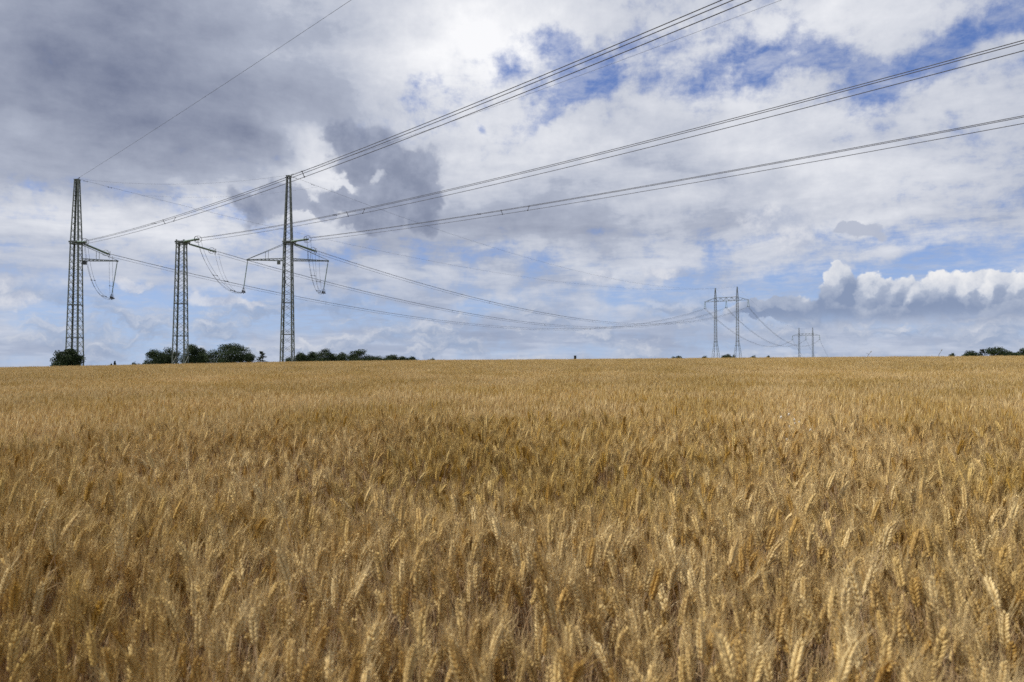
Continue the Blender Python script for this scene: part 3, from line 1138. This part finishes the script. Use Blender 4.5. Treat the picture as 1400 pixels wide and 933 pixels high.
def portal(D, px, py_top, label, sc=1.0, e=(0.787, -0.617)):
    c = unproj(px, 430, D)
    gz = min(float(ground_z(c.x, c.y)), -1.5)
    H_ = unproj(px, py_top, D).z - gz                 # peak height above ground
    root = empty('portal_pylon', (c.x, c.y, gz), math.atan2(e[1], e[0]))
    tag(root, label, 'pylon', group='portal pylons carrying the line away over the plain')
    arm = H_ - 5.6 - 1.1
    for s in (-1, 1):
        legs = [MB() for _ in range(4)]
        br = MB()
        lattice(legs, br, [(-0.5, 2.5), (arm * 0.38, 0.72), (arm + 1.0, 0.55), (H_, 0.20)], 0.17, 0.06, panel=1.0)
        ring_frame(br, arm * 0.38, 0.78, 0.16)
        ring_frame(br, arm * 0.31, 1.04, 0.12)
        sub = MB()
        for l in legs:
            sub.add(l.v, l.f)
        f = sub.build('leg', STEEL_FAR, root)
        f.location = (s * 6.3, 0, 0)
        b = br.build('bracing', STEEL_FAR, f)
    ar = MB()
    hd, tp = 2.05, 12.66
    for y0 in (-0.62, 0.62):
        ar.bar((-tp, y0 * 0.2, arm - 1.0), (-6.3, y0, arm - 1.0), 0.15)
        ar.bar((-6.3, y0, arm - 1.0), (6.3, y0, arm - 1.0), 0.16)
        ar.bar((6.3, y0, arm - 1.0), (tp, y0 * 0.2, arm - 1.0), 0.15)
        ar.bar((-tp, y0 * 0.2, arm - 0.85), (-6.3, y0, arm + hd - 1.0), 0.14)
        ar.bar((-6.3, y0, arm + hd - 1.0), (6.3, y0, arm + hd - 1.0), 0.16)
        ar.bar((6.3, y0, arm + hd - 1.0), (tp, y0 * 0.2, arm - 0.85), 0.14)
        n = 8
        for i in range(n):
            x0, x1 = -6.3 + 12.6 * i / n, -6.3 + 12.6 * (i + 1) / n
            zA, zB = (arm - 1.0, arm + hd - 1.0) if i % 2 else (arm + hd - 1.0, arm - 1.0)
            ar.bar((x0, y0, zA), (x1, y0, zB), 0.11)
            if i % 2 == 1: ar.bar((x1, y0, arm - 1.0), (x1, y0, arm + hd - 1.0), 0.07)
        for s in (-1, 1):
            for i in range(4):
                f0, f1 = i / 4, (i + 1) / 4
                x0, x1 = s * (6.3 + (tp - 6.3) * f0), s * (6.3 + (tp - 6.3) * f1)
                ar.bar((x0, y0 * (1 - 0.8 * f0), arm - 1.0 + (hd * (1 - f0) if i % 2 == 0 else 0)),
                       (x1, y0 * (1 - 0.8 * f1), arm - 1.0 + (0 if i % 2 == 0 else hd * (1 - f1))), 0.08)
    for i in range(17):
        x0 = -6.3 + 12.6 * i / 16
        ar.bar((x0, -0.62, arm - 1.0), (x0, 0.62, arm - 1.0), 0.06)
        ar.bar((x0, -0.62, arm + hd - 1.0), (x0, 0.62, arm + hd - 1.0), 0.06)
    ar.build('crossarm', STEEL_FAR, root)
    M = Matrix.Rotation(math.atan2(e[1], e[0]), 3, 'Z')
    pts = {}
    for k, x in (('a', -tp + 0.2), ('b', 0.0), ('c', tp - 0.2)):
        mb = MB()
        topz = arm - 1.05
        for s in (-1, 1):
            n = 22
            P_ = [Vector((x + s * (0.12 + 0.38 * i / n), 0, topz - 0.2 - 3.5 * i / n)) for i in range(n + 1)]
            mb.tube(P_, [0.14 if i % 2 else 0.08 for i in range(n + 1)], 6)
        o = mb.build('insulator_string', GLASS_INS, root, smooth=True)
        y = MB()
        y.bar((x - 0.62, 0, topz - 3.75), (x + 0.62, 0, topz - 3.75), 0.14)
        y.build('yoke', DARK_FIT, o)
        for s in (-1, 1):
            rg = MB()
            rg.ring((x + s * 0.5, 0, topz - 3.5), (0, 0, 1), 0.3, 0.05, 14, 5)
            rg.build('guard_ring', DARK_FIT, o, smooth=True)
        hk = MB()
        hk.bar((x, 0, topz + 0.05), (x, 0, topz - 0.25), 0.3, 0.12)
        hk.build('hanger', DARK_FIT, o)
        pts[k] = Vector((c.x, c.y, gz)) + M @ Vector((x, 0, topz - 3.85))
    pts['pl'] = Vector((c.x, c.y, gz)) + M @ Vector((-6.3, 0, H_))
    pts['pr'] = Vector((c.x, c.y, gz)) + M @ Vector((6.3, 0, H_))
    return pts


near_portal = portal(P1_D, 993, 393.2, 'larger lattice portal pylon with two legs and a truss crossarm on the horizon')
far_portal = portal(P2_D, 1101.5, 448.3, 'smaller, more distant lattice portal pylon low on the horizon')

# ------------------------------------------------------------------ wires
TRI = [Vector((-0.26, 0, 0.20)), Vector((0.26, 0, 0.16)), Vector((0.0, 0, -0.36))]


def bundle(name, path, label, group, r=0.030, spacers=(), offs=TRI, cat='power line', scale=1.0):
    root = empty(name, path[0])
    tag(root, label, cat, group=group)
    d0 = path[-1] - path[0]
    s = Vector((d0.y, -d0.x, 0)).normalized()
    for o in offs:
        mb = MB()
        mb.tube([p - path[0] + s * o.x * scale + Vector((0, 0, o.z * scale)) for p in path], r, 5)
        mb.build('wire', WIRE, root, smooth=True)
    for i, f in enumerate(spacers):
        x = f * (len(path) - 1)
        i0 = min(int(x), len(path) - 2)
        c = path[i0] + (path[i0 + 1] - path[i0]) * (x - i0) - path[0]
        sp = MB()
        j = i % 3
        a, b = offs[j], offs[(j + 1) % 3]
        A_, B_ = c + s * a.x * scale + Vector((0, 0, a.z * scale)), c + s * b.x * scale + Vector((0, 0, b.z * scale))
        sp.bar(A_, B_, 0.05)
        for q in (A_, B_):
            sp.box(q, (0.11, 0.11, 0.11))
        sp.build('spacer', DARK_FIT, root)
    return root


def along(p0, direction, a, b, L, n=90):
    return [p0 + direction * s + Vector((0, 0, a * s + b * s * s)) for s in (L * i / n for i in range(n + 1))]


def span(p0, p1, sag, n=80):
    return [p0.lerp(p1, t) - Vector((0, 0, 4 * sag * t * (1 - t))) for t in (i / n for i in range(n + 1))]


GI = 'three-wire bundles rising overhead to the right'
GO = 'three-wire bundles sagging away to the larger portal pylon'
GF = 'conductors between the two portal pylons'
GE = 'thin earth wires strung between the mast tops'
bundle('conductor_bundle', along(ends['a']['inn'], IN_DIR, -0.065, 0.00034, 235),
       'triple wire bundle climbing steeply overhead from the mast behind the bush', GI, spacers=(0.165, 0.185, 0.2, 0.345, 0.36))
bundle('conductor_bundle', along(ends['b']['inn'], IN_DIR, -0.075, 0.00034, 235),
       'triple wire bundle rising to the right from the shorter flat-topped mast', GI, spacers=(0.21, 0.225, 0.24))
bundle('conductor_bundle', along(ends['c']['inn'], IN_DIR, -0.065, 0.00024, 235),
       'triple wire bundle rising gently rightward from the mast with two bracket arms', GI, spacers=(0.205, 0.225, 0.245))
for k, pk, sag, lab, sps in (('a', 'a', 13.5, 'lowest sagging wire bundle, from the mast behind the bush to the portal pylon', (0.08, 0.17, 0.3, 0.45, 0.6, 0.78)),
                        ('b', 'b', 13.3, 'middle sagging wire bundle, from the shorter mast to the portal pylon', (0.12, 0.24, 0.4, 0.6, 0.8)),
                        ('c', 'c', 12.2, 'uppermost sagging wire bundle, from the mast with two bracket arms to the portal pylon', (0.16, 0.2, 0.4, 0.6, 0.82))):
    bundle('conductor_bundle', span(ends[k]['out'], near_portal[pk], sag), lab, GO, r=0.027, spacers=sps)
for k, lab in (('a', 'lowest of the three thin lines sagging between the two portal pylons'),
               ('b', 'middle of the three thin lines sagging between the two portal pylons'),
               ('c', 'uppermost of the three thin lines sagging between the two portal pylons')):
    bundle('conductor_bundle', span(near_portal[k], far_portal[k], 13.0), lab, GF, r=0.035)
nxt = Vector((0.50, 0.866, 0))
for k, lab in (('a', 'faint line leaving the distant portal pylon from its left arm end'),
               ('b', 'faint line leaving the distant portal pylon from its middle'),
               ('c', 'faint line dropping from the right arm end of the distant portal pylon')):
    bundle('conductor_bundle', along(far_portal[k], nxt, -0.23, 0.00018, 260, 40), lab, 'conductors beyond the distant portal pylon', r=0.032)


def earth(path, label, r=0.012, dampers=()):
    mb = MB()
    mb.tube([p - path[0] for p in path], r * 1.45, 5)
    o = mb.build('earth_wire', WIRE, None, smooth=True)
    o.location = path[0]
    tag(o, label, 'earth wire', group=GE)
    for dist in dampers:
        d = (path[1] - path[0]).normalized()
        c = d * dist
        dm = MB()
        dm.bar(c - d * 0.3 - Vector((0, 0, 0.1)), c + d * 0.3 - Vector((0, 0, 0.1)), 0.03)
        for s in (-1, 1): dm.box(c + d * (0.3 * s) - Vector((0, 0, 0.1)), (0.14, 0.14, 0.1))
        dm.build('damper', DARK_FIT, o)
    return o


tA, tC = ends['a']['top'], ends['c']['top']
earth(along(tA, IN_DIR, -0.025, 0.00008, 235), 'thin single wire climbing overhead from the spire of the mast behind the bush', 0.012, (1.5,))
earth(along(tC, IN_DIR, -0.045, 0.00026, 235), 'thin single wire climbing rightward from the spire of the mast with two brackets', 0.011, (1.5,))
wA, wC = span(tA, near_portal['pl'], 8.0), span(tC, near_portal['pr'], 8.6)
earth(wA, 'thin wire sagging from the spire behind the bush toward the distant portal pylon', 0.013, (1.5, 6.0))
earth(wC, 'thin wire sagging from the spire of the mast with two brackets toward the portal pylon', 0.013, (1.5, 6.0))
earth(span(tA, tC, 1.45), 'faint level wire slung between the spires of the two tall masts', 0.010)
earth(span(wA[3], wC[2], 1.2), 'faintest wire slung lower between the two tall masts', 0.007)
earth(span(near_portal['pl'], far_portal['pl'], 9.0), 'faint wire between the left peaks of the two portal pylons', 0.012)
earth(span(near_portal['pr'], far_portal['pr'], 9.0), 'faint wire between the right peaks of the two portal pylons', 0.012)

# ------------------------------------------------------------------ trees


def leaf_mat(name, c1, c2):
    mt, g, p, out = material(name)
    at = g.n('ShaderNodeAttribute', attribute_name='tint')
    c = g.mix(at.outputs['Fac'], c1, c2)
    g.put(p.inputs['Base Color'], c)
    p.inputs['Roughness'].default_value = 0.6
    p.inputs['Specular IOR Level'].default_value = 0.25
    tr = g.n('ShaderNodeBsdfTranslucent')
    g.put(tr.inputs[0], c)
    mx = g.n('ShaderNodeMixShader')
    mx.inputs[0].default_value = 0.2
    g.t.links.new(p.outputs[0], mx.inputs[1])
    g.t.links.new(tr.outputs[0], mx.inputs[2])
    g.t.links.new(mx.outputs[0], out.inputs[0])
    return mt


LEAVES = leaf_mat('dark_foliage', (0.018, 0.03, 0.012), (0.05, 0.075, 0.026))
NEEDLES = leaf_mat('pine_foliage', (0.018, 0.026, 0.016), (0.04, 0.055, 0.03))


def tree(name, px0, px1, py_top, D, label, cat='tree', group=None, kind='round', leaf=0.34, seed=0, mat=None, dens=1.0):
    r = np.random.default_rng(seed + 100)
    c = unproj((px0 + px1) / 2, 480, D)
    gz = float(ground_z(c.x, c.y))
    H_ = unproj((px0 + px1) / 2, py_top, D).z - gz
    Wd = (1.3 if kind == 'round' else 1.15) * (px1 - px0) / FPX * D
    root = empty(name, (c.x, c.y, gz - 0.1))
    tag(root, label, cat, group=group)
    trunk = MB()
    bush = kind == 'bush'
    hb = 0.05 * H_ if bush else 0.12 * H_
    tr_ = max(0.05, 0.03 * H_)
    lobes = []
    n = {'round': 11, 'bush': 12, 'pine': 8, 'airy': 8}[kind]
    if kind == 'pine':
        trunk.tube([(0, 0, 0), (0.05 * Wd, 0, H_ * 0.5), (0, 0, H_ * 0.97)], [tr_, tr_ * 0.7, tr_ * 0.2], 7)
        for i in range(n):
            t = 0.25 + 0.75 * i / (n - 1)
            w = Wd * 0.40 * (1.12 - t) + 0.10 * Wd
            for k in range(3):
                th = r.uniform(0, 6.28)
                lobes.append((np.array([math.cos(th) * w * 0.7, math.sin(th) * w * 0.7, H_ * t * 0.96 + r.normal(0, 0.02) * H_]), np.array([w * 0.6, w * 0.6, H_ * 0.055])))
                trunk.tube([(0, 0, H_ * t * 0.93), tuple(lobes[-1][0])], [tr_ * 0.3, tr_ * 0.1], 5)
    else:
        trunk.tube([(0, 0, 0), (r.normal(0, 0.02) * Wd, 0, H_ * 0.3), (r.normal(0, 0.04) * Wd, 0, H_ * 0.62)], [tr_, tr_ * 0.75, tr_ * 0.35], 8)
        for i in range(n):
            th = 2.4 * i + r.uniform(0, 0.7)
            rr = Wd * 0.5 * (0.30 + 0.55 * r.random())
            zt = hb + (H_ - hb) * r.uniform(0.22, 0.8)
            rad = Wd * r.uniform(0.18, 0.27)
            fz = (H_ - hb) * r.uniform(0.14, 0.22)
            prof = 1.0 - 0.45 * ((zt - hb) / (H_ - hb)) ** 2
            ctr = np.array([math.cos(th) * rr * prof, math.sin(th) * rr * prof, zt])
            lobes.append((ctr, np.array([rad, rad, fz])))
            trunk.tube([(0, 0, H_ * (0.12 if bush else 0.28) + 0.1 * i / n * H_), tuple(ctr * np.array([0.5, 0.5, 0.8])), tuple(ctr)], [tr_ * 0.45, tr_ * 0.28, tr_ * 0.1], 5)
        lobes.append((np.array([r.normal(0, 0.06) * Wd, 0, H_ * 0.86]), np.array([Wd * 0.2, Wd * 0.2, H_ * 0.15])))
        lobes.append((np.array([0, 0, H_ * 0.5]), np.array([Wd * 0.38, Wd * 0.38, H_ * 0.32])))
        if kind != 'airy': lobes.append((np.array([0, 0, H_ * 0.3]), np.array([Wd * 0.46, Wd * 0.46, H_ * 0.26])))
    trunk.build('trunk', BARK, root, smooth=True)
    V, Q, T = [], [], []
    for ctr, rad in lobes:
        vol = rad[0] * rad[1] * rad[2]
        m = int(min(1300, max(90, dens * 170 * (rad[0] * rad[2]) / leaf ** 2 * 0.22)))
        u = r.normal(0, 1, (m, 3)); u /= np.linalg.norm(u, axis=1)[:, None]
        q = r.random((m, 1)) ** 0.45
        clump_dir = r.normal(0, 1, (7, 3))
        bump = 1 + 0.22 * np.sin(u @ clump_dir.T * 3.0).sum(1, keepdims=True) / 2.2
        P_ = ctr + u * q * rad * bump
        P_[:, 2] = np.maximum(P_[:, 2], 0.05 * H_)
        shade = np.clip(0.5 + 0.35 * np.sin((u @ clump_dir[:2].T).sum(1) * 2.5) + r.normal(0, 0.2, m), 0, 1)
        for p, t in zip(P_, shade):
            a = r.normal(0, 1, 3); a /= np.linalg.norm(a)
            b = np.cross(a, r.normal(0, 1, 3)); b /= np.linalg.norm(b)
            s = leaf * r.uniform(0.55, 1.2)
            i0 = len(V)
            V += [p - a * s * 0.5, p + b * s * 0.32 - a * s * 0.05, p + a * s * 0.5, p - b * s * 0.32 + a * s * 0.05]
            Q.append((i0, i0 + 1, i0 + 2, i0 + 3))
            T += [t] * 4
    me = bpy.data.meshes.new('crown')
    me.from_pydata([tuple(p) for p in V], [], Q)
    at = me.attributes.new('tint', 'FLOAT', 'POINT')
    at.data.foreach_set('value', np.array(T, np.float32))
    me.materials.append(mat or LEAVES)
    me.update()
    o = bpy.data.objects.new('crown', me)
    COL.objects.link(o)
    o.parent = root


GT1 = 'trees in the clump behind the shorter mast'
GT2 = 'trees in the row right of the mast with two brackets'
GT3 = 'trees at the right-hand end of the horizon'
GT4 = 'tiny distant trees along the middle of the horizon'
TREES = [
    ('bush', 76, 109, 476, 129, 'dense dark green bush around the foot of the leftmost lattice mast', 'bush', None, 'bush', 0.30, 1.6),
    ('shrub', 150, 154, 496, 170, 'tiny dark shrub, the lowest thing on the skyline just right of the round bush', 'shrub', None, 'bush', 0.2, 1.0),
    ('shrub', 155, 159.5, 493.6, 170, 'tiny pointed shrub just right of an even smaller one on the skyline', 'shrub', None, 'pine', 0.2, 1.0),
    ('shrub', 178, 191, 494.6, 180, 'sparse low twiggy shrub on the skyline before the clump of trees', 'shrub', None, 'airy', 0.2, 0.6),
    ('leafy_tree', 199, 226, 477.5, 245, 'round dark tree at the left end of the clump behind the shorter mast', 'tree', GT1, 'round', 0.38, 1.0),
    ('leafy_tree', 219, 243, 475.5, 250, 'round dark tree seen through the foot of the shorter flat-topped mast', 'tree', GT1, 'round', 0.38, 1.0),
    ('leafy_tree', 249, 272, 471.0, 245, 'taller dark tree just right of the shorter mast', 'tree', GT1, 'round', 0.38, 1.0),
    ('leafy_tree', 266, 284, 475.0, 255, 'narrow dark tree squeezed beside the broadest tree of the clump', 'tree', GT1, 'round', 0.38, 1.0),
    ('leafy_tree', 283, 341, 469.5, 250, 'broadest and tallest dark tree of the clump right of the shorter mast', 'tree', GT1, 'round', 0.42, 1.1),
    ('leafy_tree', 335, 348, 482.0, 250, 'small low tree at the right edge of the broadest tree', 'tree', GT1, 'airy', 0.34, 0.8),
    ('pine_tree', 350, 367, 480.3, 250, 'small lone pine with gaps between its branches, left of the mast with two brackets', 'tree', None, 'pine', 0.32, 0.9),
    ('leafy_tree', 390, 404, 488.0, 270, 'low dark tree seen through the foot of the mast with two brackets', 'tree', GT2, 'round', 0.36, 1.0),
    ('leafy_tree', 401, 420, 481.6, 270, 'dark tree touching the right side of the mast with two brackets', 'tree', GT2, 'round', 0.38, 1.0),
    ('leafy_tree', 416, 434, 480.0, 275, 'second tree of the row right of the mast with two brackets', 'tree', GT2, 'round', 0.38, 1.0),
    ('leafy_tree', 431, 458, 476.3, 270, 'tallest tree of the row right of the mast with two brackets', 'tree', GT2, 'round', 0.40, 1.0),
    ('leafy_tree', 456, 479, 481.0, 280, 'loose tree with sky gaps between the two biggest trees of the row', 'tree', GT2, 'airy', 0.38, 0.8),
    ('leafy_tree', 476, 508, 477.8, 275, 'broad dense tree near the middle of the row right of the two-bracket mast', 'tree', GT2, 'round', 0.40, 1.1),
    ('leafy_tree', 502, 527, 486.6, 285, 'low wide tree trailing off right of the broad dense tree', 'tree', GT2, 'round', 0.38, 1.0),
    ('leafy_tree', 526, 546, 484.6, 300, 'low rounded tree after a small gap in the row', 'tree', GT2, 'round', 0.38, 1.0),
    ('leafy_tree', 543, 560, 487.0, 300, 'second last low tree toward the right end of the row', 'tree', GT2, 'round', 0.38, 1.0),
    ('leafy_tree', 557, 572, 486.6, 300, 'last low tree at the right end of the row', 'tree', GT2, 'airy', 0.38, 1.0),
    ('leafy_tree', 583, 596, 489.2, 310, 'tiny isolated tree top alone right of the row of trees', 'tree', None, 'round', 0.38, 1.0),
    ('leafy_tree', 919, 933, 486.2, 480, 'tiny dark tree top left of the larger portal pylon', 'tree', GT4, 'round', 0.6, 1.2),
    ('leafy_tree', 960, 970, 486.4, 480, 'tiny dark tree top touching the left leg of the larger portal pylon', 'tree', GT4, 'round', 0.6, 1.2),
    ('leafy_tree', 987, 999, 484.4, 480, 'tiny round tree between the legs of the larger portal pylon', 'tree', GT4, 'round', 0.6, 1.2),
    ('leafy_tree', 998, 1007, 485.4, 480, 'tiny low tree beside the right leg of the larger portal pylon', 'tree', GT4, 'round', 0.6, 1.2),
    ('leafy_tree', 1024, 1037, 486.4, 480, 'tiny low tree top just right of the larger portal pylon', 'tree', GT4, 'round', 0.6, 1.2),
    ('leafy_tree', 1047, 1053, 486.2, 480, 'smallest tree top, between the two portal pylons', 'tree', GT4, 'round', 0.6, 1.2),
    ('leafy_tree', 1297, 1307, 481.8, 320, 'small low tree at the left end of the trees by the photo\'s right edge', 'tree', GT3, 'airy', 0.42, 1.1),
    ('leafy_tree', 1313, 1336, 479.5, 310, 'smooth domed tree among the trees by the photo\'s right edge', 'tree', GT3, 'round', 0.42, 1.2),
    ('leafy_tree', 1336, 1349, 478.0, 310, 'spiky small tree between the domed and the tallest right-hand trees', 'tree', GT3, 'pine', 0.42, 1.1),
    ('leafy_tree', 1348, 1376, 473.8, 310, 'tallest tree of the group by the photo\'s right edge', 'tree', GT3, 'airy', 0.42, 1.2),
    ('leafy_tree', 1372, 1390, 479.5, 315, 'low tree right of the tallest tree by the right edge', 'tree', GT3, 'round', 0.42, 1.1),
    ('leafy_tree', 1387, 1418, 476.0, 315, 'tree cut off by the right edge of the photo', 'tree', GT3, 'round', 0.42, 1.1),
]
for i, (nm, a, b, top, D, lab, cat, grp, kd, lf, dn) in enumerate(TREES):
    tree(nm, a, b, top, D, lab, cat, grp, kd, lf, i, NEEDLES if kd == 'pine' else LEAVES, dn)

# ------------------------------------------------------------------ small things


def hide():
    D = 260.0
    c = unproj(786.3, 488, D)
    gz = float(ground_z(c.x, c.y))
    top = unproj(786.3, 486.2, D).z - gz
    root = empty('raised_hide', (c.x, c.y, gz))
    tag(root, 'small dark box-shaped hide standing alone on the middle of the skyline', 'hide')
    w = 0.42
    cab = MB()
    cab.box((0, 0, top - 0.85), (2 * w, 2 * w, 1.3))
    cab.build('cabin', WOOD_DARK, root)
    rf = MB()
    rf.box((0, 0, top - 0.12), (2 * w + 0.16, 2 * w + 0.2, 0.09), Matrix.Rotation(0.08, 3, 'X'))
    rf.build('roof', WOOD_DARK, root)
    op = MB()
    op.box((0, -w - 0.012, top - 0.62), (0.5, 0.02, 0.28))
    op.build('window', DARK_FIT, root)
    for sx in (-1, 1):
        for sy in (-1, 1):
            lg = MB()
            lg.bar((sx * (w + 0.1), sy * (w + 0.1), -0.2), (sx * (w - 0.08), sy * (w - 0.08), top - 1.5), 0.1)
            lg.build('leg', WOOD_DARK, root)


hide()

OAT = noisy('bleached_chaff', (0.62, 0.57, 0.46), (0.78, 0.74, 0.64), 60.0, 0.5)
DRYSTEM = noisy('dry_weed_stem', (0.10, 0.085, 0.05), (0.2, 0.17, 0.10), 9.0, 0.8)


def wild_oat(px, py, D, label, seed, n=8):
    r = random.Random(seed)
    top = unproj(px, py, D)
    gz = float(ground_z(top.x, top.y))
    root = empty('wild_oat', (top.x, top.y, gz))
    tag(root, label, 'wild oat', group='bleached wild oats standing in the wheat')
    H_ = top.z - gz
    st = MB()
    st.tube([(0, 0, 0), (0.01, 0, H_ * 0.6), (0.03, 0, H_ * 0.9), (0.06, 0.0, H_)], [0.002, 0.0017, 0.0013, 0.0008], 5)
    tips = []
    for i in range(n):
        z = H_ * (0.80 + 0.2 * i / n)
        th = r.uniform(0, 6.28)
        L = r.uniform(0.05, 0.13)
        p1 = Vector((0.03 + math.cos(th) * L * 0.7, math.sin(th) * L * 0.7, z + 0.03))
        p2 = Vector((0.03 + math.cos(th) * L, math.sin(th) * L, z - 0.01))
        st.tube([(0.02, 0, z - 0.02), p1, p2], [0.0008, 0.0006, 0.0005], 4)
        tips.append(p2)
    st.build('stem', STEM, root)
    for p in tips:
        sp = MB()
        for s in (-1, 1):
            d = Vector((s * 0.22 + r.uniform(-0.2, 0.2), r.uniform(-0.2, 0.2), -1)).normalized()
            L = r.uniform(0.028, 0.042)
            sp.tube([p, p + d * L * 0.3, p + d * L * 0.65, p + d * L], [0.0012, 0.0062, 0.005, 0.0008], 6)
        sp.build('spikelet', OAT, root, smooth=True)


wild_oat(1079, 562, 7.2, 'tallest bleached wild oat with white hanging spikelets, rising above the wheat', 1, 9)
wild_oat(1073, 582, 6.6, 'shorter wild oat with white spikelets, in front and left of the tallest one', 2, 7)
wild_oat(1093, 580, 6.8, 'shorter wild oat with white spikelets, in front and right of the tallest one', 3, 7)


def weed(px, base_py, top_px, top_py, D, label, fork):
    b, t = unproj(px, base_py, D), unproj(top_px, top_py, D)
    gz = float(ground_z(b.x, b.y))
    root = empty('weed_stalk', (b.x, b.y, gz))
    tag(root, label, 'weed stalk')
    o = Vector((b.x, b.y, gz))
    st = MB()
    st.tube([(0, 0, 0), b - o, b.lerp(t, 0.5) - o, t - o], [0.035, 0.032, 0.028, 0.014], 5)
    if fork:
        t2 = b.lerp(t, 0.35)
        e = unproj(2 * px - top_px + 2, top_py + 2, D)
        st.tube([t2 - o, e - o], [0.022, 0.012], 5)
    st.build('stem', DRYSTEM, root)
    hd = MB()
    d = (t - b).normalized()
    hd.tube([t - o - d * 0.16, t - o - d * 0.06, t - o + d * 0.05, t - o + d * 0.13], [0.012, 0.05, 0.045, 0.008], 6)
    hd.build('seed_head', DRYSTEM, root, smooth=True)


weed(1186.5, 486.5, 1191, 481.0, 94, 'forked dry weed stalk poking above the skyline beyond the distant pylon', True)
weed(1283.5, 485.5, 1287.5, 479.0, 94, 'single leaning dry weed stalk poking above the skyline left of the right-hand trees', False)
